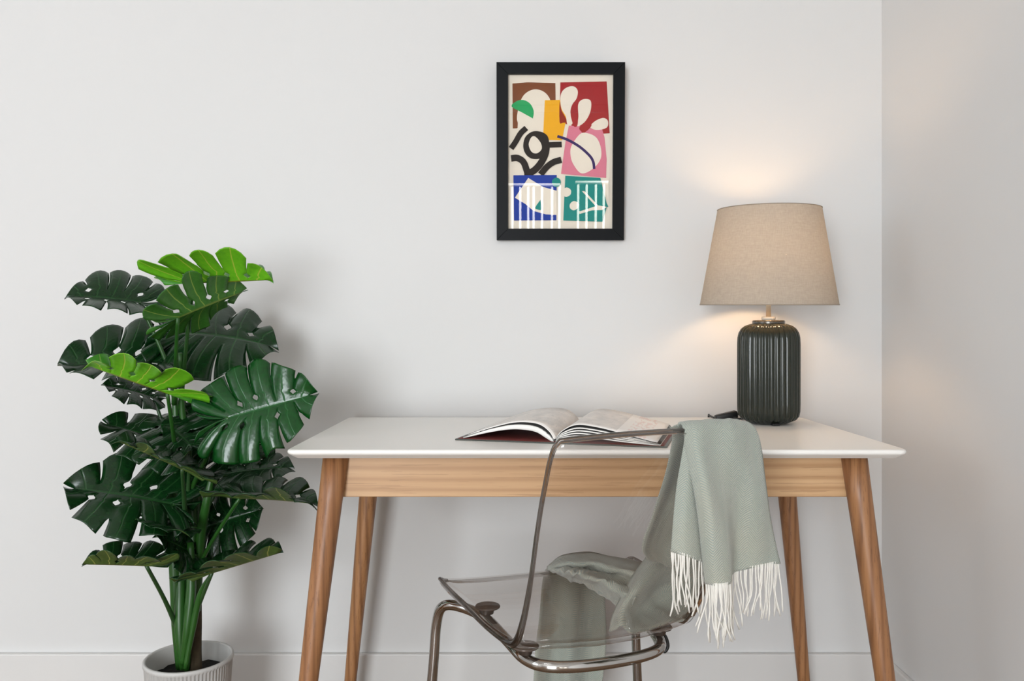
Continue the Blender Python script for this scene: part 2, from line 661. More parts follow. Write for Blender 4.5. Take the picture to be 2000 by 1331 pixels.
def smooth_poly(pts, n=5):
    q = [Vector((x, y)) for x, y in pts]
    m = len(q)
    out = []
    for i in range(m):
        a, b, c, d = q[i - 1], q[i], q[(i + 1) % m], q[(i + 2) % m]
        for k in range(n):
            t = k / n
            out.append(0.5 * ((2 * b) + (c - a) * t + (2 * a - 5 * b + 4 * c - d) * t * t + (3 * b - a - 3 * c + d) * t ** 3))
    return [(p.x, p.y) for p in out]


def stroke(pts, w):
    q = catmull([Vector((x, y, 0)) for x, y in pts], 6)
    le, ri = [], []
    for i, p in enumerate(q):
        t = (q[min(i + 1, len(q) - 1)] - q[max(i - 1, 0)]).normalized()
        n = Vector((-t.y, t.x, 0))
        le.append(p + n * w / 2)
        ri.append(p - n * w / 2)
    return [(p.x, p.y) for p in le + ri[::-1]]


CREAM, BROWN, GREEN = srgb(240, 228, 214), srgb(128, 72, 42), srgb(36, 164, 96)
YEL, RED, PINK = srgb(244, 176, 28), srgb(166, 38, 42), srgb(222, 128, 150)
INK, NAVY, BLUE, TEAL, DRED = srgb(28, 26, 27), srgb(52, 36, 96), srgb(10, 58, 158), srgb(8, 138, 132), srgb(150, 40, 20)
art = [
    (BROWN, [(202, 215), (300, 207), (480, 212), (482, 330), (470, 420), (240, 420), (235, 502), (204, 503)]),
    (CREAM, smooth_poly([(238, 470), (245, 360), (275, 290), (330, 255), (385, 258), (430, 290), (455, 350), (462, 470), (350, 560)])),
    (CREAM, [(230, 505), (300, 420), (415, 380), (415, 520), (300, 520)]),
    (GREEN, smooth_poly([(196, 362), (225, 330), (270, 320), (315, 342), (340, 390), (335, 437), (330, 436), (260, 398)], 3)),
    (RED, [(512, 208), (812, 202), (834, 534), (716, 540), (640, 500), (508, 462)]),
    (YEL, [(412, 322), (572, 318), (546, 470), (524, 580), (400, 576)]),
    (DRED, smooth_poly([(508, 330), (520, 385), (545, 430), (556, 462), (530, 466), (508, 462)], 3)),
    (PINK, [(568, 485), (780, 494), (800, 560), (815, 700), (812, 822), (518, 796), (545, 600)]),
    (CREAM, smooth_poly([(512, 310), (525, 265), (560, 238), (600, 234), (625, 262), (618, 310), (590, 350), (578, 400), (592, 470), (560, 480), (548, 425), (520, 375)])),
    (CREAM, smooth_poly([(628, 350), (655, 318), (700, 318), (713, 345), (706, 400), (680, 450), (648, 480), (622, 486), (630, 430)])),
    (CREAM, smooth_poly([(706, 492), (740, 455), (790, 436), (820, 452), (820, 490), (790, 508), (740, 512)])),
    (RED, smooth_poly([(580, 420), (586, 400), (604, 400), (626, 440), (622, 486), (600, 488)], 4)),
    (RED, smooth_poly([(636, 498), (680, 460), (715, 478), (700, 506), (665, 532), (650, 524)], 4)),
    (CREAM, smooth_poly([(640, 540), (690, 534), (745, 560), (775, 620), (778, 690), (745, 745), (690, 785), (645, 790), (605, 745), (582, 690), (584, 620)])),
    (NAVY, stroke([(494, 553), (560, 576), (640, 622), (705, 680), (728, 720), (734, 764)], 17)),
    (INK, stroke([(292, 500), (255, 535), (222, 590), (193, 632)], 36)),
    (INK, stroke([(425, 600), (415, 670), (380, 735), (330, 782), (278, 788)], 44)),
    (INK, smooth_poly([(272, 620), (285, 560), (330, 524), (385, 524), (428, 550), (440, 600), (425, 660), (385, 695), (330, 698), (290, 670)])),
    (CREAM, smooth_poly([(308, 600), (325, 560), (350, 556), (385, 595), (392, 635), (365, 662), (335, 660), (315, 635)])),
    (INK, stroke([(193, 696), (235, 694), (275, 722), (300, 790)], 42)),
    (INK, stroke([(430, 610), (470, 608), (522, 606)], 36)),
    (INK, stroke([(520, 705), (470, 720), (425, 752), (385, 800)], 40)),
    (BLUE, [(208, 805), (490, 803), (488, 1096), (212, 1098)]),
    (CREAM, [(305, 822), (400, 880), (490, 905), (492, 1062), (420, 1058), (340, 1036), (285, 990), (218, 950)]),
    (TEAL, smooth_poly([(350, 1015), (380, 970), (385, 968), (390, 1025), (370, 1028)], 3)),
    (TEAL, smooth_poly([(460, 840), (485, 820), (512, 832), (515, 862), (488, 882), (465, 868)])),
    (TEAL, [(546, 808), (774, 822), (820, 1000), (790, 1106), (534, 1098)]),
    (CREAM, smooth_poly([(530, 900), (555, 884), (582, 900), (580, 930), (552, 945), (530, 930)])),
    (CREAM, smooth_poly([(578, 990), (602, 972), (632, 985), (630, 1015), (602, 1032), (578, 1018)])),
    (CREAM, [(655, 908), (672, 908), (760, 1000), (820, 1010), (785, 1030), (720, 1032), (640, 1056), (636, 1040), (700, 1020), (745, 1005)]),
    (CREAM, [(778, 824), (830, 824), (830, 980), (800, 900)]),
    (TEAL, stroke([(762, 880), (790, 950), (822, 1010)], 12)),
]
bm = bmesh.new()
mats, midx = [], {}


def art_face(poly, color, y):
    if color not in midx:
        midx[color] = len(mats)
        nm = 'print_ink_%d' % len(mats)
        mats.append(simple(nm, color, 0.8, var=0.05, scale=60, Specular_IOR_Level=0.05))
    vs = [bm.verts.new((x, y, z)) for x, z in poly]
    es = [bm.edges.new((vs[i], vs[(i + 1) % len(vs)])) for i in range(len(vs))]
    r = bmesh.ops.triangle_fill(bm, use_beauty=True, use_dissolve=False, edges=es, normal=(0, -1, 0))
    for f in r['geom']:
        if isinstance(f, bmesh.types.BMFace):
            f.material_index = midx[color]
            if f.normal.y > 0:
                f.normal_flip()


art_face([(-iw - .003, -ih - .003), (iw + .003, -ih - .003), (iw + .003, ih + .003), (-iw - .003, ih + .003)], CREAM, 0.0039)
for i, (c, poly) in enumerate(art):
    art_face([art_xy(*p) for p in poly], c, 0.0036 - 0.00009 * i)
o = mesh_obj('art_print', bm, mats, pic, autosmooth='keep')
o['label'] = 'abstract print of coloured paper cut-out shapes on cream'
box('glass', (-iw - .002, iw + .002, -0.0030, -0.0010, -ih - .002, ih + .002), M['pic_glass'], pic)

# ------------------------------------------------------------------ balcony railing outside the rear door (mirrored in the picture glass)
RAIL_Y = ROOM_B - 1.9
R3 = Matrix.Rotation(PIC_TILT, 3, 'X')
PN = R3 @ Vector((0, -1, 0))


def mirrored(zx, zy):
    d = ray(940 + zx / 3.327, 100 + zy / 3.327).normalized()
    p = hit(940 + zx / 3.327, 100 + zy / 3.327, PIC_C, PN)
    r = d - 2 * d.dot(PN) * PN
    t = (RAIL_Y - p.y) / r.y
    return p + r * t


def railing(xa, xb, zy, bars, label):
    a, b = mirrored(xa, zy), mirrored(xb, zy)
    z = (a.z + b.z) / 2
    root = thing('balcony_railing', ((a.x + b.x) / 2, RAIL_Y, 0), label, 'railing')
    c = Vector(root.location)
    tube('top_rail', [(a.x - c.x, 0, z), (b.x - c.x, 0, z)], 0.022, M['rail'], root, n=0, seg=10)
    tube('bottom_rail', [(a.x - c.x, 0, 0.06), (b.x - c.x, 0, 0.06)], 0.02, M['rail'], root, n=0, seg=10)
    for q in bars:
        x = mirrored(q, zy).x - c.x
        tube('baluster', [(x, 0, 0.0), (x, 0, z)], 0.0145, M['rail'], root, n=0, seg=8)
    return z


# mirrored() does not flip left and right in the picture, so the bars keep the photo's spacing
railing(176, 512, 872, (202, 253, 305, 340, 395, 460, 508), 'white balcony railing section with seven bars outside the door')
railing(612, 900, 855, (630, 685, 745, 797, 842, 892), 'white balcony railing section with six bars outside the door')
structure(box('balcony_slab', (-2.5, 2.5, RAIL_Y - 0.1, ROOM_B - T, -0.15, 0), M['deck']))
structure(box('opposite_facade', (-14, 14, -17, -16, -3, 9), M['facade']))

# ------------------------------------------------------------------ desk
DX0, DX1, DZF, DZB = -0.444, 0.757, 1.595, 2.20
DY0, DY1, DH = DZF + CAM.y, DZB + CAM.y, 0.75
DCX, DCY = (DX0 + DX1) / 2, (DY0 + DY1) / 2
desk = thing('writing_desk', (DCX, DCY, 0), 'white-topped writing desk with splayed round oak legs', 'desk')
W2, D2 = (DX1 - DX0) / 2, (DY1 - DY0) / 2


def rounded_rect(w, d, r, n=6):
    pts = []
    for cx, cy, a0 in ((w - r, d - r, 0), (-w + r, d - r, 90), (-w + r, -d + r, 180), (w - r, -d + r, 270)):
        for k in range(n + 1):
            a = math.radians(a0 + 90 * k / n)
            pts.append((cx + r * math.cos(a), cy + r * math.sin(a)))
    return pts


bm = bmesh.new()
# section of the slab: (inset, height)
rings = []
for inset, z in ((0.016, DH - 0.018), (0.0035, DH - 0.0105), (0.0008, DH - 0.008), (0.0, DH - 0.005), (0.0008, DH - 0.0018), (0.0035, DH)):
    rings.append([bm.verts.new((x, y, z)) for x, y in rounded_rect(W2 - inset, D2 - inset, 0.018 - inset * 0.6)])
for a, b in zip(rings, rings[1:]):
    for k in range(len(a)):
        bm.faces.new((a[k], a[(k + 1) % len(a)], b[(k + 1) % len(a)], b[k]))
bm.faces.new(rings[0][::-1])
bm.faces.new(rings[-1])
mesh_obj('tabletop', bm, M['white_top'], desk)

AZ1, AZ0 = DH - 0.018, 0.645
AY0 = 1.668 + CAM.y - DCY
AYB = 2.125 + CAM.y - DCY
AXL, AXR = -0.361 - DCX, 0.677 - DCX
box('apron', (AXL, AXR, AY0, AY0 + 0.02, AZ0, AZ1), M['oak_x'], desk, 0.0012, 1)
box('apron', (AXL, AXR, AYB - 0.02, AYB, AZ0, AZ1), M['oak_x'], desk, 0.0012, 1)
for xa in (AXL, AXR - 0.02):
    box('apron', (xa, xa + 0.02, AY0 + 0.02, AYB - 0.02, AZ0, AZ1), M['oak_leg'], desk, 0.0012, 1)
for sx, top_x in ((-1, -0.361), (1, 0.677)):
    for sy, top_z in ((-1, 1.664), (1, 2.118)):
        # round tapered leg leaning outwards; object origin at the foot
        top = Vector((top_x - DCX, top_z + CAM.y - DCY, DH - 0.0175))
        kx = 0.103
        ky = 0.095 if sy < 0 else 0.045
        foot = Vector((top.x + sx * kx * top.z, top.y + sy * ky * top.z, 0))
        bm = bmesh.new()
        axis = top - foot
        seg = 24
        rs = []
        for i in range(9):
            f = i / 8
            c = axis * f
            r = 0.0145 + (0.0255 - 0.0145) * f
            rs.append([bm.verts.new((c.x + r * math.cos(2 * math.pi * k / seg), c.y + r * math.sin(2 * math.pi * k / seg), c.z)) for k in range(seg)])
        for a, b in zip(rs, rs[1:]):
            for k in range(seg):
                bm.faces.new((a[k], a[(k + 1) % seg], b[(k + 1) % seg], b[k]))
        bm.faces.new(rs[0][::-1])
        bm.faces.new(rs[-1])
        mesh_obj('leg', bm, M['oak_leg'], desk, True, loc=foot)

# ------------------------------------------------------------------ table lamp
LZ = 2.055
LX = (1501 - CX) / F_PX * LZ
lamp = thing('table_lamp', (LX, LZ + CAM.y, DH), 'table lamp with ribbed dark green glazed base and taupe tapered shade', 'lamp')
NR = 32
RB = 0.0755
prof = [(0.0, 0.002), (0.046, 0.002), (0.052, 0.005), (0.066, 0.011), (0.0725, 0.020), (0.0750, 0.032), (RB, 0.05), (RB, 0.10), (RB, 0.15), (RB, 0.195),
        (0.0748, 0.212), (0.0722, 0.224), (0.0665, 0.234), (0.058, 0.241), (0.048, 0.245), (0.040, 0.2475), (0.030, 0.2485), (0.0, 0.2485)]


def ribs(th, i):
    d = 0.055 if 2 < i < 14 else (0.02 if i in (2, 14) else 0.0)
    return 1 - d * (1 - abs(math.cos(NR * th / 2)))


lathe('lamp_base', prof, M['glaze'], lamp, seg=NR * 8, rfun=ribs)
lathe('collar', [(0.0385, 0.246), (0.0395, 0.249), (0.0395, 0.253), (0.0375, 0.255), (0.02, 0.2555), (0.0, 0.2555)], M['steel_ring'], lamp, seg=40)
lathe('neck_disc', [(0.0, 0.2545), (0.014, 0.2545), (0.0172, 0.258), (0.0172, 0.262), (0.015, 0.264), (0.0, 0.264)], M['cream'], lamp, seg=32)
lathe('rod', [(0.0, 0.262), (0.0062, 0.262), (0.0062, 0.36), (0.0, 0.36)], M['nickel'], lamp, seg=20)
lathe('bulb_holder', [(0.0, 0.335), (0.017, 0.335), (0.017, 0.372), (0.0, 0.372)], M['cream'], lamp, seg=24)
SB, ST_, RBOT, RTOP = 0.294, 0.530, 0.1655, 0.1240
sh = lathe('lamp_shade', [(RBOT + (RTOP - RBOT) * k / 8, SB + (ST_ - SB) * k / 8) for k in range(9)], M['shade'], lamp, seg=96)
sh.matrix_local = Matrix.Translation((0, 0, 0.41)) @ Matrix.Rotation(math.radians(1.7), 4, 'X') @ Matrix.Translation((0, 0, -0.41))   # the shade sits a little tilted


def ring(name, r, z, rad, mat, parent):
    bm = bmesh.new()
    bm_tube(bm, [(r * math.cos(2 * math.pi * k / 96), r * math.sin(2 * math.pi * k / 96), z) for k in range(96)], rad, 6, closed=True)
    return mesh_obj(name, bm, mat, parent, True)


ring('shade_trim', RBOT, SB, 0.0012, M['shade_trim'], sh)
ring('shade_trim', RTOP, ST_, 0.0012, M['shade_trim'], sh)
ring('shade_carrier', 0.021, 0.352, 0.0016, M['nickel'], sh)
for k in range(3):
    a = 2 * math.pi * k / 3 + 0.5
    rr = RBOT + (RTOP - RBOT) * (0.41 - SB) / (ST_ - SB)
    tube('carrier_spoke', [(0.02 * math.cos(a), 0.02 * math.sin(a), 0.352), (rr * math.cos(a), rr * math.sin(a), 0.41)], 0.0015, M['nickel'], sh, n=0, seg=6)
lathe('light_bulb', [(0.0, 0.371), (0.013, 0.371), (0.014, 0.382), (0.022, 0.398), (0.028, 0.415), (0.028, 0.430), (0.022, 0.446), (0.012, 0.455), (0.0, 0.458)], M['bulb'], lamp, seg=24)
box('cable_outlet', (-0.009, 0.009, -0.062, -0.040, 0.0005, 0.006), M['black'], lamp, 0.001, 1)
# cord with its in-line switch behind the base
sw = P(1419, 812, 2.13) - Vector(lamp.location)
tube('cord', [(-0.03, 0.045, 0.006), (-0.07, 0.055, 0.007), (sw.x + 0.03, sw.y, 0.016), (sw.x, sw.y, 0.011), (sw.x - 0.024, sw.y + 0.012, 0.005), (sw.x - 0.028, sw.y + 0.03, 0.004), (sw.x - 0.028, 0.143, 0.004), (sw.x - 0.028, 0.153, -0.004), (sw.x - 0.028, 0.155, -0.10), (sw.x - 0.028, 0.157, -0.4)], 0.0026, M['black'], lamp, seg=8)
bm = bmesh.new()
bm_box(bm, -0.030, 0.027, -0.013, 0.013, -0.0095, 0.0095, bevel=0.004, seg=2)
for v in bm.verts:
    if v.co.x < -0.01:
        v.co.z -= 0.004
        v.co.z *= 0.75
        v.co.y *= 0.8
o = mesh_obj('cord_switch', bm, M['black'], lamp, True)
o.location = (sw.x, sw.y, 0.012)
o.rotation_euler = (0, math.radians(-7), 0)

# ------------------------------------------------------------------ open book
BY = math.radians(-15.5)
bz = 1.685
sp = P(1084, 646, bz)
book = thing('open_book', (sp.x, sp.y, DH), 'open hardback book with arched printed pages lying on the desk', 'book', BY)
BL = 0.275          # along the spine


def sheet(name, prof_near, prof_far, mat, parent, thick=0.0006, n=6, y0=0.0, y1=BL, mats_edge=None):
    """curved sheet: profile (x,z) at the near end and at the far end, extruded along y"""
    a = catmull([Vector((x, 0, z)) for x, z in prof_near], n)
    b = catmull([Vector((x, 0, z)) for x, z in prof_far], n)
    bm = bmesh.new()
    uvl = bm.loops.layers.uv.new('UVMap')
    ny = 6
    m = len(a)
    top, bot = [], []
    for j in range(ny + 1):
        f = j / ny
        rt, rb = [], []
        for i in range(m):
            p = a[i].lerp(b[i], f)
            t = (a[min(i + 1, m - 1)].lerp(b[min(i + 1, m - 1)], f) - a[max(i - 1, 0)].lerp(b[max(i - 1, 0)], f)).normalized()
            nn = Vector((-t.z, 0, t.x))
            if nn.z < 0:
                nn = -nn
            th = thick(i / (m - 1)) if callable(thick) else thick
            y = y0 + (y1 - y0) * f
            rt.append(bm.verts.new((p.x, y, p.z)))
            rb.append(bm.verts.new((p.x - nn.x * th, y, p.z - nn.z * th)))
        top.append(rt)
        bot.append(rb)

    def face(vs, mi, uvs):
        try:
            f = bm.faces.new(vs)
        except ValueError:
            return
        f.material_index = mi
        for lp, q in zip(f.loops, uvs):
            lp[uvl].uv = q
    for j in range(ny):
        for i in range(m - 1):
            u0, u1, v0, v1 = i / (m - 1), (i + 1) / (m - 1), j / ny, (j + 1) / ny
            face((top[j][i], top[j][i + 1], top[j + 1][i + 1], top[j + 1][i]), 0, ((u0, v0), (u1, v0), (u1, v1), (u0, v1)))
            face((bot[j][i], bot[j + 1][i], bot[j + 1][i + 1], bot[j][i + 1]), 1, ((u0, v0), (u0, v1), (u1, v1), (u1, v0)))
    for i in range(m - 1):
        z = ((0, 0),) * 4
        face((bot[0][i], bot[0][i + 1], top[0][i + 1], top[0][i]), 1, z)
        face((top[ny][i], top[ny][i + 1], bot[ny][i + 1], bot[ny][i]), 1, z)
    for j in range(ny):
        z = ((0, 0),) * 4
        face((bot[j + 1][0], bot[j][0], top[j][0], top[j + 1][0]), 1, z)
        face((top[j + 1][-1], top[j][-1], bot[j][-1], bot[j + 1][-1]), 1, z)
    o = mesh_obj(name, bm, [mat, mats_edge or mat], parent, True)
    return o


cov = box('cover', (-0.214, 0.225, -0.004, BL + 0.004, 0.0003, 0.003), M['cover'], book, 0.0008, 1)
box('endpaper', (-0.208, 0.219, 0.0, BL, 0.0031, 0.0038), M['endpaper'], cov)
# left half: arched block, dark sheet painting the shaded gap, printed top page
LBn = [(-0.001, 0.006), (-0.014, 0.020), (-0.040, 0.034), (-0.085, 0.036), (-0.135, 0.026), (-0.198, 0.0075)]
LBf = [(-0.001, 0.010), (-0.014, 0.026), (-0.040, 0.040), (-0.085, 0.042), (-0.135, 0.030), (-0.198, 0.0085)]
sheet('page_block', LBn, LBf, M['paper'], book, thick=lambda f: 0.003 + 0.012 * math.sin(math.pi * min(1, f * 1.0)) ** 0.6 * (1 - 0.75 * f))
sheet('gap_shade', [(x, z + 0.0025 * math.sin(math.pi * min(1, abs(x) / 0.2))) for x, z in LBn], [(x, z + 0.0035) for x, z in LBf], M['page_gap_shade'], book, thick=0.002)
LTn = [(-0.001, 0.009), (-0.012, 0.026), (-0.036, 0.0405), (-0.080, 0.0425), (-0.130, 0.031), (-0.192, 0.0095)]
LTf = [(-0.001, 0.012), (-0.012, 0.030), (-0.036, 0.0445), (-0.080, 0.0465), (-0.130, 0.037), (-0.192, 0.0145)]
sheet('printed_page', LTn, LTf, M['page_l'], book, thick=0.0015, mats_edge=M['paper'])
# right half: fan of leaves
for k in range(5):
    g = k / 4
    ln = [(0.001, 0.005 + 0.003 * g), (0.014, 0.013 + 0.012 * g), (0.045, 0.018 + 0.021 * g), (0.090, 0.015 + 0.020 * g), (0.140, 0.010 + 0.014 * g), (0.212 - 0.006 * g, 0.0055 + 0.003 * g)]
    lf = [(x, z + 0.004 * g + 0.001) for x, z in ln]
    if k == 4:
        sheet('printed_page', [(x, z + 0.0015) for x, z in ln], [(x, z + 0.003) for x, z in lf], M['page_r'], book, thick=0.0012, mats_edge=M['paper'])
    else:
        sheet('page_leaves', ln, lf, M['paper'], book, thick=0.0022)
        sheet('gap_shade', [(x, z + 0.0016) for x, z in ln], [(x, z + 0.0016) for x, z in lf], M['page_gap_shade'], book, thick=0.0009)  # dark sheet standing for the shade between two leaves

# ------------------------------------------------------------------ chair
CH_YAW = math.radians(20.5)
CH_O = Vector((0.164, 1.527 + CAM.y, 0))
chair = thing('shell_chair', CH_O, 'clear smoked plastic shell chair on bent chrome tube frame', 'chair', CH_YAW)
CH_M = Matrix.Translation(CH_O) @ Matrix.Rotation(CH_YAW, 4, 'Z')

# centre-line profile: (forward, height, half width, edge rise, edge forward)
CP = [
    (0.372, 0.430, 0.220, 0.018, -0.040),
    (0.345, 0.440, 0.228, 0.018, -0.032),
    (0.260, 0.437, 0.226, 0.018, -0.020),
    (0.180, 0.425, 0.212, 0.018, -0.010),
    (0.115, 0.409, 0.192, 0.014, 0.000),
    (0.040, 0.404, 0.177, 0.013, 0.006),
    (-0.020, 0.420, 0.175, 0.010, 0.020),
    (-0.057, 0.470, 0.176, 0.005, 0.022),
    (-0.087, 0.528, 0.178, 0.000, 0.022),
    (-0.113, 0.585, 0.180, 0.000, 0.022),
    (-0.136, 0.642, 0.182, 0.000, 0.022),
    (-0.163, 0.702, 0.184, 0.000, 0.022),
    (-0.191, 0.763, 0.185, -0.004, 0.022),
    (-0.214, 0.818, 0.186, -0.009, 0.022),
]
cl = catmull([Vector((a, h, w)) for a, h, w, _, _ in CP], 5)
ex = catmull([Vector((r, e, 0)) for _, _, _, r, e in CP], 5)
NCOL = 20
bm = bmesh.new()
grid = []
nrow = len(cl)
for j, (c, e) in enumerate(zip(cl, ex)):
    row = []
    w = c.z
    # round the four free corners
    end = min(j, nrow - 1 - j)
    if end < 5:
        w -= 0.012 * (1 - math.sqrt(max(0, 1 - ((5 - end) / 5) ** 2)))
    for i in range(NCOL + 1):
        s = -1 + 2 * i / NCOL
        row.append(bm.verts.new((w * s, c.x + e.y * s * s, c.y + e.x * s * s)))
    grid.append(row)
for j in range(nrow - 1):
    for i in range(NCOL):
        bm.faces.new((grid[j][i], grid[j][i + 1], grid[j + 1][i + 1], grid[j + 1][i]))
bmesh.ops.recalc_face_normals(bm, faces=bm.faces)
bm.normal_update()
TH = 0.0090
top_faces = list(bm.faces)
vmap = {}
for v in list(bm.verts):
    vmap[v] = bm.verts.new(v.co - v.normal * TH)
bedges = [e for e in bm.edges if e.is_boundary]
for f in top_faces:
    bm.faces.new([vmap[v] for v in reversed(f.verts)])
for e in bedges:
    a, b = e.verts
    f = bm.faces.new((b, a, vmap[a], vmap[b]))
    f.material_index = 1
bmesh.ops.recalc_face_normals(bm, faces=bm.faces)
mesh_obj('seat_shell', bm, [M['smoke'], M['smoke_edge']], chair, True)
# thickened rim along the sides and the top of the shell
def shell_pt(j, s):
    c, e = cl[j], ex[j]
    w = c.z
    end = min(j, nrow - 1 - j)
    if end < 5:
        w -= 0.012 * (1 - math.sqrt(max(0, 1 - ((5 - end) / 5) ** 2)))
    return Vector((w * s, c.x + e.y * s * s, c.y + e.x * s * s))


pts = [shell_pt(j, -1) for j in range(nrow)] + [shell_pt(nrow - 1, -1 + 2 * i / NCOL) for i in range(1, NCOL)] + \
      [shell_pt(j, 1) for j in range(nrow - 1, -1, -1)]
bm = bmesh.new()
def rim_r(j):
    h = cl[j].y
    return 0.0042 + 0.0038 * math.exp(-((cl[j].x - 0.02) / 0.09) ** 2) * (1 if h < 0.56 else 0.4)


rr = [rim_r(j) for j in range(nrow)]
bm_tube(bm, pts, rr + [0.0048] * (NCOL - 1) + rr[::-1], 10)
mesh_obj('shell_rim', bm, M['smoke_edge'], chair, True)

half = [(-0.262, -0.10, 0.011), (-0.262, 0.20, 0.011), (-0.262, 0.30, 0.012), (-0.260, 0.335, 0.035), (-0.252, 0.332, 0.12), (-0.240, 0.322, 0.28), (-0.235, 0.316, 0.365),
        (-0.226, 0.300, 0.404), (-0.200, 0.266, 0.412), (-0.165, 0.206, 0.404), (-0.150, 0.120, 0.388), (-0.140, 0.050, 0.377), (-0.118, 0.008, 0.376), (-0.070, -0.014, 0.376), (0, -0.020, 0.376)]
path = half + [(-x, y, z) for x, y, z in half[-2::-1]]
tube('tube_frame', path, 0.0108, M['chrome'], chair, seg=16, n=6)
tube('floor_bar', [(-0.262, -0.095, 0.011), (-0.25, -0.15, 0.011), (-0.19, -0.18, 0.011), (0, -0.185, 0.011), (0.19, -0.18, 0.011), (0.25, -0.15, 0.011), (0.262, -0.095, 0.011)], 0.0108, M['chrome'], chair, seg=12)
for sx in (-1, 1):
    for (r, a, z) in ((0.160, 0.203, 0.4215), (0.140, 0.045, 0.3955)):
        pd = lathe('mounting_pad', [(0.0, -0.012), (0.012, -0.012), (0.014, -0.004), (0.0245, 0.0), (0.0255, 0.002), (0.024, 0.004), (0.0, 0.0045)], M['pad'], chair, seg=24)
        pd.location = (sx * r, a, z + 0.004)
tube('cable_tie', [(0.145, 0.055, 0.390), (0.156, 0.050, 0.380), (0.160, 0.046, 0.362), (0.154, 0.048, 0.350), (0.148, 0.052, 0.358), (0.146, 0.056, 0.372)], 0.0032, M['black'], chair, seg=8)

# ------------------------------------------------------------------ throw
throw = thing('wool_throw', CH_O, 'sage green wool throw with cream fringe draped over chair back', 'throw')
TO = Vector(throw.location)
fwd = Vector((-math.sin(CH_YAW), math.cos(CH_YAW), 0))
rgt = Vector((math.cos(CH_YAW), math.sin(CH_YAW), 0))


def ch(r, a, h):
    return CH_O + rgt * r + fwd * a + Vector((0, 0, h))


# plane of the cloth that hangs freely behind the backrest (towards the camera)
def drop(px, py, out=0.0):
    """pixel on the upright plane through the backrest's top edge, pushed out by `out`"""
    return hit(px, py, ch(0, -0.214 - out, 0.8), fwd)


def back_in(px, py, off=0.012):
    """pixel on the inner side of the leaning backrest"""
    a = ch(0, -0.188 + off, 0.78)
    b = ch(0, -0.085 + off, 0.55)
    t = (a - b).normalized()
    n = rgt.cross(t).normalized()
    return hit(px, py, a, n)


def at_h(px, py, h):
    d = ray(px, py)
    t = (h - CAM.z) / d.z
    return CAM + d * t


def cloth(rows, n=6, name='cloth'):
    rows = [catmull(r, n) for r in rows]
    m = len(rows[0])
    cols = [catmull([r[i] for r in rows], n) for i in range(m)]
    return [[cols[i][j] for i in range(m)] for j in range(len(cols[0]))]


def add_cloth(name, rows, n=6, wr=0.0, seed=1, thick=0.0035, nz=0.0, along=False):
    g = cloth(rows, n)
    rnd = random.Random(seed)
    ph = [rnd.uniform(0, 6.28) for _ in range(6)]
    bm = bmesh.new()
    uvl = bm.loops.layers.uv.new('UVMap')
    vs, uv = [], []
    vacc = [0.0] * len(g[0])
    for j, r in enumerate(g):
        row, uvr = [], []
        u = 0
        for i, p in enumerate(r):
            if i:
                u += (p - r[i - 1]).length
            if j:
                vacc[i] += (p - g[j - 1][i]).length
            q = p - TO
            if wr:
                q = q + fwd * (wr * (math.sin(u * 95 + vacc[i] * 12 + ph[0]) * 0.6 + math.sin(u * 43 - vacc[i] * 30 + ph[1])))
            if nz:
                a_ = Vector((u * 7, vacc[i] * 38, seed)) if along else Vector((u * 38, vacc[i] * 6, seed))
                q = q + Vector((0, 0, nz * (noise.noise(a_) * 1.2 + 0.5 * noise.noise(a_ * 2.3)))) + fwd * (0.6 * nz * noise.noise(a_ + Vector((9, 4, 1))))
            row.append(bm.verts.new(q))
            uvr.append((u, vacc[i]))
        vs.append(row)
        uv.append(uvr)
    for j in range(len(g) - 1):
        for i in range(len(g[0]) - 1):
            f = bm.faces.new((vs[j][i], vs[j][i + 1], vs[j + 1][i + 1], vs[j + 1][i]))
            for lp, (a, b) in zip(f.loops, ((j, i), (j, i + 1), (j + 1, i + 1), (j + 1, i))):
                lp[uvl].uv = uv[a][b]
    o = mesh_obj(name, bm, M['throw'], throw, True)
    md = o.modifiers.new('thickness', 'SOLIDIFY')
    md.thickness = thick
    md.offset = 0
    return g


# outer drop, in front of the backrest (camera side): top row lies over the rim
def over(px, py, back):
    p = drop(px, py, 0.0)
    return p + fwd * back


front = add_cloth('outer_drop', [
    [over(1338, 846, .030), over(1362, 846, .030), over(1388, 845, .030), over(1418, 845, .030), over(1450, 845, .030), over(1477, 848, .030)],
    [over(1338, 829, .014), over(1362, 825, .014), over(1388, 823, .014), over(1418, 822, .014), over(1448, 823, .014), over(1471, 828, .014)],
    [drop(1337, 842, .004), drop(1362, 836, .010), drop(1390, 834, .008), drop(1420, 834, .008), drop(1452, 836, .006), drop(1478, 842, .002)],
    [drop(1341, 880, .010), drop(1366, 878, .022), drop(1394, 878, .016), drop(1426, 878, .014), drop(1458, 878, .012), drop(1488, 880, .004)],
    [drop(1352, 940, .014), drop(1378, 940, .032), drop(1402, 940, .026), drop(1432, 940, .014), drop(1466, 940, .016), drop(1494, 940, .006)],
    [drop(1363, 1020, .016), drop(1388, 1022, .040), drop(1413, 1022, .036), drop(1438, 1020, .012), drop(1474, 1018, .018), drop(1504, 1012, .008)],
    [drop(1372, 1095, .016), drop(1396, 1100, .044), drop(1420, 1098, .040), drop(1436, 1082, .010), drop(1482, 1072, .020), drop(1514, 1066, .010)],
    [drop(1378, 1142, .018), drop(1402, 1145, .046), drop(1424, 1140, .042), drop(1432, 1118, .008), drop(1484, 1108, .022), drop(1522, 1100, .012)],
], n=7, wr=0.0022, seed=3, nz=0.002)
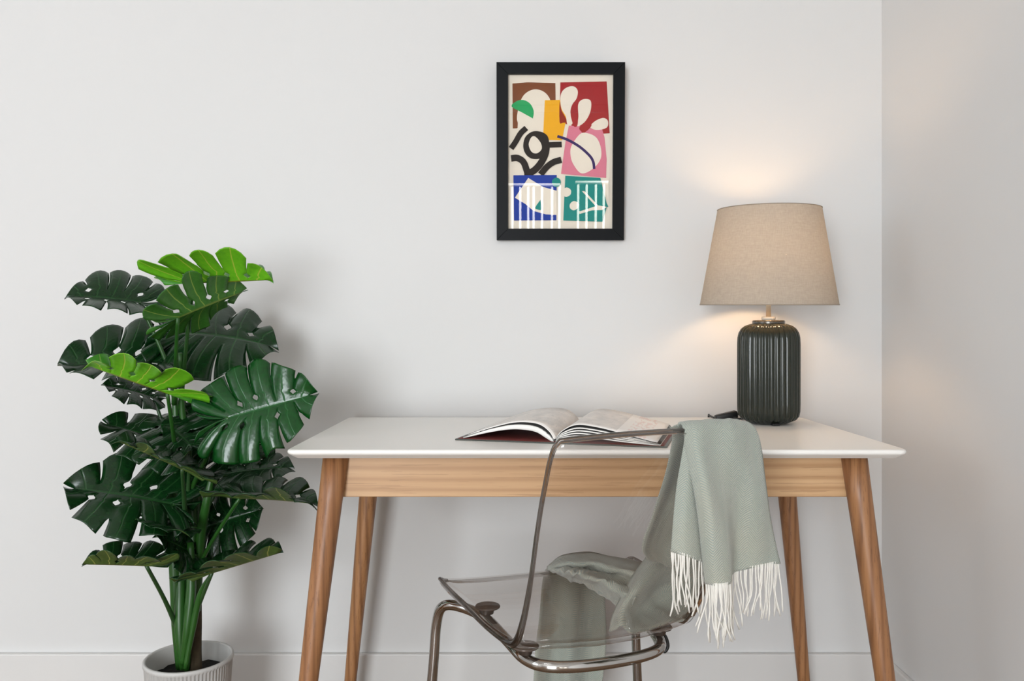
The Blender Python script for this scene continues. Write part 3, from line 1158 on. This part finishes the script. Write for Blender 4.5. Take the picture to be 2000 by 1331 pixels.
second = add_cloth('second_fold', [
    [drop(1337, 850, .002), drop(1346, 850, .004), drop(1358, 850, .004)],
    [drop(1331, 890, .002), drop(1346, 892, .008), drop(1366, 892, .004)],
    [drop(1322, 950, .000), drop(1344, 955, .012), drop(1372, 955, .006)],
    [drop(1315, 1020, .000), drop(1342, 1026, .016), drop(1382, 1026, .006)],
    [drop(1310, 1078, .000), drop(1342, 1088, .018), drop(1386, 1104, .006)],
], n=7, wr=0.001, seed=5)
add_cloth('inner_drop', [
    [over(1322, 836, .020), over(1345, 830, .026), over(1380, 830, .026), over(1425, 830, .026), over(1468, 836, .026)],
    [back_in(1314, 858, .014), back_in(1338, 860, .020), back_in(1376, 866, .020), back_in(1420, 870, .018), back_in(1466, 870, .016)],
    [back_in(1298, 925, .022), back_in(1322, 930, .034), back_in(1368, 935, .026), back_in(1412, 940, .024), back_in(1456, 940, .022)],
    [back_in(1278, 1000, .034), back_in(1306, 1004, .056), back_in(1356, 1010, .036), back_in(1402, 1010, .032), back_in(1440, 1010, .030)],
    [back_in(1254, 1062, .048), back_in(1290, 1068, .072), back_in(1342, 1080, .050), back_in(1388, 1090, .042), back_in(1424, 1090, .040)],
    [back_in(1262, 1092, .060), back_in(1294, 1104, .070), back_in(1336, 1120, .054), back_in(1376, 1130, .046), back_in(1408, 1130, .044)],
], n=6, wr=0.002, seed=7, nz=0.006)
# the throw's middle, heaped on the seat
add_cloth('seat_fold', [
    [at_h(1262, 1090, .520), at_h(1284, 1096, .522), at_h(1316, 1108, .505), at_h(1354, 1122, .48), at_h(1388, 1130, .470)],
    [at_h(1240, 1122, .496), at_h(1272, 1118, .512), at_h(1306, 1128, .490), at_h(1346, 1142, .466), at_h(1384, 1146, .460)],
    [at_h(1216, 1164, .470), at_h(1248, 1154, .492), at_h(1284, 1158, .462), at_h(1330, 1166, .450), at_h(1374, 1168, .452)],
    [at_h(1196, 1204, .438), at_h(1222, 1188, .462), at_h(1252, 1196, .436), at_h(1310, 1190, .436), at_h(1362, 1186, .440)],
    [at_h(1190, 1232, .424), at_h(1212, 1224, .438), at_h(1240, 1236, .424), at_h(1296, 1220, .428), at_h(1352, 1204, .430)],
], n=6, wr=0.0012, seed=11, nz=0.007)
add_cloth('seat_heap', [
    [at_h(1072, 1106, .462), at_h(1100, 1090, .486), at_h(1150, 1082, .488), at_h(1205, 1088, .484), at_h(1262, 1104, .470)],
    [at_h(1070, 1109, .468), at_h(1104, 1100, .492), at_h(1156, 1099, .500), at_h(1210, 1110, .500), at_h(1262, 1126, .492)],
    [at_h(1074, 1112, .466), at_h(1110, 1108, .482), at_h(1162, 1117, .478), at_h(1214, 1134, .474), at_h(1254, 1150, .470)],
    [at_h(1080, 1116, .462), at_h(1118, 1119, .488), at_h(1166, 1132, .492), at_h(1212, 1152, .486), at_h(1244, 1168, .480)],
    [at_h(1088, 1120, .456), at_h(1126, 1131, .466), at_h(1170, 1146, .468), at_h(1206, 1166, .464), at_h(1232, 1182, .458)],
    [at_h(1096, 1124, .446), at_h(1136, 1142, .452), at_h(1176, 1162, .450), at_h(1202, 1180, .446), at_h(1220, 1196, .440)],
], n=6, wr=0.0012, seed=13, nz=0.009, along=True)


def hang(px, py, out=0.0):
    return hit(px, py, ch(0, 0.385 + out, 0.4), fwd)


tail = add_cloth('hanging_end', [
    [at_h(1082, 1118, .462), at_h(1104, 1120, .468), at_h(1130, 1128, .466), at_h(1156, 1138, .466), at_h(1184, 1152, .460)],
    [hang(1066, 1116, .006), hang(1092, 1118, .020), hang(1122, 1124, .010), hang(1150, 1130, .020), hang(1180, 1140, .004)],
    [hang(1058, 1150, .010), hang(1086, 1152, .030), hang(1118, 1155, .012), hang(1148, 1158, .030), hang(1182, 1165, .006)],
    [hang(1052, 1220, .012), hang(1082, 1222, .036), hang(1116, 1224, .012), hang(1148, 1226, .034), hang(1184, 1228, .006)],
    [hang(1046, 1290, .012), hang(1080, 1290, .038), hang(1114, 1292, .012), hang(1146, 1294, .036), hang(1180, 1294, .006)],
    [hang(1042, 1360, .012), hang(1078, 1360, .040), hang(1112, 1360, .012), hang(1144, 1360, .036), hang(1172, 1360, .006)],
    [hang(1040, 1400, .012), hang(1078, 1400, .040), hang(1110, 1400, .012), hang(1142, 1400, .036), hang(1168, 1400, .006)],
], n=6, wr=0.002, seed=17, nz=0.004)


def fringe(hem, count, length, seed, jitter=0.012):
    rnd = random.Random(seed)
    for k in range(count):
        f = (k + 0.5 + rnd.uniform(-.25, .25)) / count * (len(hem) - 1)
        i = min(int(f), len(hem) - 2)
        p = hem[i].lerp(hem[i + 1], f - i) - TO
        L = length * rnd.uniform(0.84, 1.08)
        dx = rnd.uniform(-1, 1) * 0.016
        dy = rnd.uniform(-1, 1) * 0.006
        w1, w2 = rnd.uniform(0, 6.28), rnd.uniform(0.6, 1.2)
        pts = []
        for s in range(9):
            t = s / 8
            wob = math.sin(w1 + t * 7 * w2) * jitter * 0.35 * t
            pts.append(p + rgt * (dx * t * t + wob) + fwd * (dy * t) + Vector((0, 0, 0.004 - L * t)))
        bm_tube(FB, pts, [0.0017, 0.0015, 0.0014, 0.0014, 0.0013, 0.0013, 0.0013, 0.0016, 0.0012], 6)


FB = bmesh.new()
fringe(front[-1][:22], 17, 0.098, 21)
fringe(front[-1][:22], 9, 0.092, 22)
fringe(front[-1][21:], 20, 0.088, 23)
fringe(second[-1], 15, 0.098, 25)
fringe(tail[-1], 24, 0.09, 29)
o = mesh_obj('fringe', FB, M['fringe'], throw, True)
o['kind'] = 'stuff'
o['label'] = 'twisted cream fringe strands along the hems'

# ------------------------------------------------------------------ potted monstera
PZ = 1.95
PR = 0.1005
pc = P(369, 1282, PZ)
plant = thing('potted_monstera', (pc.x, pc.y, 0), 'artificial monstera plant with split leaves in a grey ribbed pot', 'plant')
PO = Vector(plant.location)
RZ = pc.z
NRIB = 72
pprof = [(0.0, 0.0), (PR * 0.78, 0.0), (PR * 0.82, 0.006), (PR * 0.90, RZ * 0.4), (PR * 0.975, RZ - 0.012), (PR, RZ - 0.009), (PR, RZ - 0.002), (PR - 0.002, RZ), (PR - 0.006, RZ),
         (PR - 0.008, RZ - 0.003), (PR - 0.009, RZ - 0.03), (PR - 0.013, RZ - 0.032), (PR - 0.015, RZ - 0.06)]
pot = lathe('pot', pprof, M['pot'], plant, seg=NRIB * 6, rfun=lambda th, i: 1 - (0.030 * (0.5 + 0.5 * math.cos(NRIB * th)) ** 1.5 if 2 <= i <= 4 else 0))
bm = bmesh.new()
rings = []
rnd = random.Random(4)
for i in range(9):
    r = (PR - 0.0135) * i / 8
    rings.append([bm.verts.new((r * math.cos(2 * math.pi * k / 40), r * math.sin(2 * math.pi * k / 40), RZ - 0.045 + rnd.uniform(-.002, .003))) for k in range(40 if i else 1)])
for k in range(40):
    bm.faces.new((rings[0][0], rings[1][k], rings[1][(k + 1) % 40]))
for a, b in zip(rings[1:], rings[2:]):
    for k in range(40):
        bm.faces.new((a[k], b[k], b[(k + 1) % 40], a[(k + 1) % 40]))
mesh_obj('soil', bm, M['soil'], plant, True)


def leaf_mesh(seed, nl=6, fold=0.5, droop=0.12, sidecurve=0.15, thick=0.004, slit=0.52, ripple=0.03, widthk=1.2, back=1.0):
    rnd = random.Random(seed)
    OUT = catmull([Vector(p + (0,)) for p in ((0.045, -0.17), (0.15, -0.255), (0.31, -0.235), (0.43, -0.08), (0.485, 0.14), (0.475, 0.38), (0.405, 0.63), (0.235, 0.86), (0.0, 1.0))], 10)
    NO = len(OUT) - 1

    def E(T):
        f = max(0, min(1, T)) * NO
        i = min(int(f), NO - 1)
        p = OUT[i].lerp(OUT[i + 1], f - i)
        return Vector((p.x * widthk, p.y * (back if p.y < 0 else 1), 0))

    def S(T):
        return Vector((0, 0.90 * max(0.0, (T - 0.20) / 0.80) ** 1.15, 0))

    def Q(T, u):
        s, e = S(T), E(T)
        d = e - s
        perp = Vector((d.y, -d.x, 0))
        c = s + d * 0.5 + perp * 0.10
        return s * (1 - u) ** 2 + c * 2 * u * (1 - u) + e * u * u

    bm = bmesh.new()
    uvl = bm.loops.layers.uv.new('UVMap')
    nc, nu = 6, 22
    for side in (1, -1):
        starts = [9] + [rnd.uniform(slit - 0.16, slit + 0.18) for _ in range(nl - 1)] + [9]
        gaps = [0] + [rnd.choice((0.018, 0.035, 0.06, 0.11)) for _ in range(nl - 1)] + [0]
        holes = [None] + [((lambda a: (a, a + rnd.uniform(0.12, 0.2)))(rnd.uniform(0.14, 0.24)) if rnd.random() < 0.75 else None) for _ in range(nl - 1)] + [None]
        if nl > 2 and rnd.random() < 0.7:
            starts[1] = 9
        tilt = [rnd.uniform(-1, 1) for _ in range(nl)]
        reach = [rnd.uniform(0.88, 1.06) for _ in range(nl)]

        def gap(b, u):
            g = 0.0
            if u > starts[b]:
                x = (u - starts[b]) / (1 - starts[b])
                g = gaps[b] * (0.35 + 0.65 * x) * min(1, x * 6)
            h = holes[b]
            if h and h[0] < u < h[1] and h[1] < starts[b] - 0.05:
                g = 0.16 * math.sin(math.pi * (u - h[0]) / (h[1] - h[0]))
            return g
        for k in range(nl):
            # lobe widths grow a little towards the tip
            Ta, Tb = k / nl, (k + 1) / nl
            gr = []
            for r in range(nu + 1):
                u = r / nu
                ta = Ta + gap(k, u) * (Tb - Ta)
                tb = Tb - gap(k + 1, u) * (Tb - Ta)
                row = []
                for c in range(nc + 1):
                    f = c / nc
                    v = 2 * f - 1
                    T_ = ta + (tb - ta) * f
                    op = (starts[k] < 1) if v < 0 else (starts[k + 1] < 1)
                    ue = u * (1 - (0.04 * abs(v) ** 4 if op else 0.0) * u)
                    ue *= 1 + (reach[k] - 1) * u * (1 - v * v)
                    p = Q(T_, ue)
                    x, y = p.x, p.y
                    z = ripple * (ue ** 1.2) * (0.9 - 1.6 * v * v) + 0.07 * tilt[k] * ue ** 2 + 0.012 * math.sin(9 * y + 2.0 * seed) * ue
                    ph = (fold if isinstance(fold, (int, float)) else fold[0 if side > 0 else 1]) - sidecurve * x * 2.2
                    X = x * math.cos(ph)
                    Zz = x * math.sin(ph) + z
                    Zz -= droop * (max(0, y) ** 2) + 0.10 * droop * (max(0, -y) * 4) ** 2
                    row.append((bm.verts.new((X * side, y - 0.15 * droop * y * y, Zz)), (ue, f)))
                gr.append(row)
            for r in range(nu):
                for c in range(nc):
                    q = [gr[r][c], gr[r][c + 1], gr[r + 1][c + 1], gr[r + 1][c]]
                    if side > 0:
                        q = q[::-1]
                    try:
                        f = bm.faces.new([a[0] for a in q])
                    except ValueError:
                        continue
                    for lp, a in zip(f.loops, q):
                        lp[uvl].uv = a[1]
    bmesh.ops.remove_doubles(bm, verts=bm.verts, dist=4e-4)
    bmesh.ops.dissolve_degenerate(bm, edges=bm.edges, dist=1e-5)
    bm.normal_update()
    if sum(f.normal.z * f.calc_area() for f in bm.faces) < 0:
        bmesh.ops.reverse_faces(bm, faces=bm.faces)
        bm.normal_update()
    vm = {v: bm.verts.new(v.co - v.normal * thick) for v in list(bm.verts)}
    be = [e for e in bm.edges if e.is_boundary]
    for f in list(bm.faces):
        if any(v not in vm for v in f.verts):
            continue
        uv = [lp[uvl].uv.copy() for lp in f.loops]
        try:
            g = bm.faces.new([vm[v] for v in reversed(f.verts)])
        except ValueError:
            continue
        g.material_index = 1
        for lp, q in zip(g.loops, uv[::-1]):
            lp[uvl].uv = q
    for e in be:
        a, b = e.verts
        try:
            g = bm.faces.new((b, a, vm[a], vm[b]))
        except (ValueError, KeyError):
            pass
    return bm


def leaf(base, tip, hint, mats, seed, fold=0.5, droop=0.1, scale=1.0, label=None, **kw):
    B, Tp = P(*base), P(*tip)
    Fv = (Tp - B)
    L = Fv.length * scale
    Fv.normalize()
    Hn = Vector(hint)
    N = (Hn - Fv * Hn.dot(Fv)).normalized()
    X = Fv.cross(N)
    o = mesh_obj('leaf', leaf_mesh(seed, fold=fold, droop=droop, thick=0.0012 / L, **kw), [M[m] for m in mats], plant, True, autosmooth='keep')
    R = Matrix((X, Fv, N)).transposed().to_4x4()
    o.matrix_local = Matrix.Translation(B - PO) @ R @ Matrix.Scale(L, 4)
    if label:
        o['label'] = label
    return B


OL = ('leaf_top', 'leaf_under')
OG = ('leaf_top_b', 'leaf_under_g')
LIT = ('leaf_lit_t', 'leaf_young')  # lit-through leaves, the light put into their colour
LEAVES = [
    # base(px,py,Z)      tip(px,py,Z)        upper-side hint     mats  seed fold (near/far side) droop  extra            stem target (px, py, Z)
    ((378, 553, 1.88), (534, 549, 1.86), (0.0, 0.05, 1.0), LIT, 1, (0.80, 0.72), -0.02, dict(sidecurve=0.25, widthk=1.1, back=2.3), (352, 800, 1.95), 'bright yellow-green leaf showing its underside'),
    ((272, 590, 1.95), (126, 570, 1.88), (0.1, -0.5, 1.0), OL, 2, (0.55, 0.35), 0.06, dict(widthk=1.4, back=1.4), (345, 760, 1.97), None),
    ((347, 621, 1.83), (482, 562, 1.92), (-0.1, 0.80, 1.0), OG, 3, (0.30, 0.40), 0.04, dict(widthk=1.15, back=1.6), (340, 790, 1.93), None),
    ((345, 650, 2.02), (546, 652, 2.03), (0.1, -0.45, 1.0), OL, 4, (-0.25, 0.30), 0.16, dict(ripple=0.05, widthk=1.2), (362, 820, 2.0), None),
    ((327, 769, 1.80), (164, 714, 1.74), (0.25, 0.05, 1.0), LIT, 5, (0.60, 0.85), -0.02, dict(sidecurve=0.2, widthk=1.15, back=2.0), (345, 900, 1.90), 'bright yellow-green leaf showing its underside'),
    ((314, 706, 1.96), (110, 708, 1.92), (0.0, -0.3, 1.0), OL, 6, (0.62, 0.2), 0.04, dict(), (345, 880, 1.98), None),
    ((300, 776, 2.0), (200, 742, 1.95), (0.0, -0.5, 1.0), OL, 7, 0.20, 0.12, dict(), (340, 900, 2.0), None),
    ((446, 816, 1.80), (621, 766, 1.80), (0.12, -1.0, 0.40), OG, 8, 0.16, 0.03, dict(slit=0.6, widthk=1.14, back=1.5, nl=7), (372, 960, 1.92), None),
    ((332, 866, 1.92), (198, 818, 1.92), (0.2, -0.30, 1.0), OL, 9, 0.20, 0.06, dict(widthk=1.3), (350, 960, 1.95), None),
    ((356, 917, 1.78), (224, 856, 1.72), (0.35, -0.02, 1.0), OL, 10, (0.30, 0.55), 0.02, dict(widthk=1.2, back=1.9), (362, 1010, 1.90), 'olive leaf showing its pale veined underside'),
    ((408, 880, 1.93), (356, 778, 1.98), (0.6, -0.9, 0.5), OL, 11, 0.25, 0.08, dict(), (375, 1000, 1.95), None),
    ((338, 986, 1.88), (120, 940, 1.86), (0.05, -0.65, 1.0), OL, 12, (0.30, 0.22), 0.08, dict(widthk=1.0), (355, 1110, 1.94), None),
    ((442, 926, 1.98), (574, 903, 1.98), (0.0, -0.30, 1.0), OL, 13, 0.20, 0.08, dict(widthk=1.3, back=1.5), (380, 1040, 1.97), None),
    ((468, 974, 1.84), (624, 976, 1.82), (-0.05, 0.02, 1.0), OL, 14, (0.62, 0.62), 0.06, dict(sidecurve=0.2, widthk=1.15, back=1.4), (376, 1130, 1.93), 'olive leaf showing its pale veined underside'),
    ((404, 1030, 1.97), (514, 992, 1.99), (0.1, -0.95, 0.6), OL, 15, 0.10, 0.04, dict(widthk=1.3), (376, 1120, 1.97), None),
    ((286, 1106, 1.78), (160, 1100, 1.74), (0.05, 0.02, 1.0), OL, 16, (0.70, 0.78), 0.02, dict(sidecurve=0.15, widthk=1.3, back=2.0), (348, 1232, 1.92), 'olive leaf showing its pale veined underside'),
    ((376, 1082, 1.90), (310, 1040, 1.84), (0.3, -0.5, 1.0), OL, 17, 0.15, 0.12, dict(widthk=1.4), (360, 1180, 1.94), None),
    ((414, 1120, 1.82), (553, 1078, 1.80), (-0.25, 0.0, 1.0), OL, 18, (0.55, 0.50), 0.0, dict(sidecurve=0.2, widthk=1.2, back=1.5), (366, 1250, 1.92), 'olive leaf showing its pale veined underside'),
    ((312, 1020, 1.86), (378, 1040, 1.80), (0.0, 0.35, 1.0), OL, 19, 0.25, 0.10, dict(), (356, 1130, 1.93), None),
    ((470, 905, 2.03), (420, 790, 2.06), (0.2, -0.9, 0.6), OL, 20, 0.15, 0.10, dict(), (376, 1010, 1.98), None),
    ((372, 870, 1.86), (300, 800, 1.98), (0.3, -0.9, 0.8), OL, 21, 0.15, 0.10, dict(), (366, 1000, 1.93), None),
]
for b, t, h, mats, seed, fold, droop, kw, st, lab in LEAVES:
    B = leaf(b, t, h, mats, seed, fold, droop, label=lab, **kw)
    S_ = P(*st)
    mid = B.lerp(S_, 0.45)
    mid.z -= 0.012
    mid = mid.lerp(Vector((S_.x, S_.y, mid.z)), 0.18)
    green_petiole = mats is LIT or seed in (2, 3, 8)
    tube('petiole', [B - PO, mid - PO, S_ - PO], [0.0040, 0.0046, 0.0062], M['stem'] if green_petiole or seed in (12, 14) else M['petiole'], plant, seg=8)
# thick stalks rising from the soil
STALKS = [
    ([(352, 1306, 1.93), (347, 1220, 1.92), (340, 1090, 1.92), (330, 960, 1.94), (318, 905, 1.96)], [0.010, 0.014, 0.013, 0.010, 0.006]),
    ([(358, 1308, 1.90), (352, 1230, 1.90), (352, 1100, 1.93), (345, 950, 1.95), (343, 800, 1.96), (336, 745, 1.96)], [0.008, 0.013, 0.013, 0.011, 0.008, 0.006]),
    ([(365, 1310, 1.90), (368, 1210, 1.90), (378, 1090, 1.93), (372, 960, 1.96), (356, 800, 1.95), (352, 690, 1.92)], [0.007, 0.011, 0.013, 0.012, 0.007, 0.005]),
    ([(372, 1306, 1.97), (376, 1200, 1.97), (382, 1080, 1.97), (384, 960, 1.97), (392, 905, 1.97)], [0.012, 0.015, 0.015, 0.012, 0.008]),
    ([(368, 1300, 1.96), (362, 1180, 1.97), (360, 1040, 1.97), (362, 900, 1.98), (362, 800, 2.0)], [0.012, 0.013, 0.012, 0.010, 0.006]),
    ([(380, 1290, 1.94), (384, 1160, 1.93), (392, 1050, 1.92), (404, 980, 1.90), (414, 930, 1.90)], [0.009, 0.012, 0.012, 0.010, 0.006]),
    ([(356, 1300, 1.88), (366, 1230, 1.87), (374, 1150, 1.88), (372, 1060, 1.90)], [0.006, 0.010, 0.010, 0.008]),
    ([(362, 1306, 1.87), (378, 1220, 1.87), (392, 1160, 1.86), (413, 1122, 1.83)], [0.005, 0.008, 0.007, 0.004]),
]
for pts, rr in STALKS:
    tube('stalk', [P(*p) - PO for p in pts], rr, M['stem'], plant, seg=10)
tube('trunk', [P(380, 1312, 1.92) - PO, P(380, 1270, 1.92) - PO, P(382, 1215, 1.93) - PO, P(384, 1150, 1.95) - PO], [0.017, 0.0155, 0.014, 0.011], M['moss'], plant, seg=14)
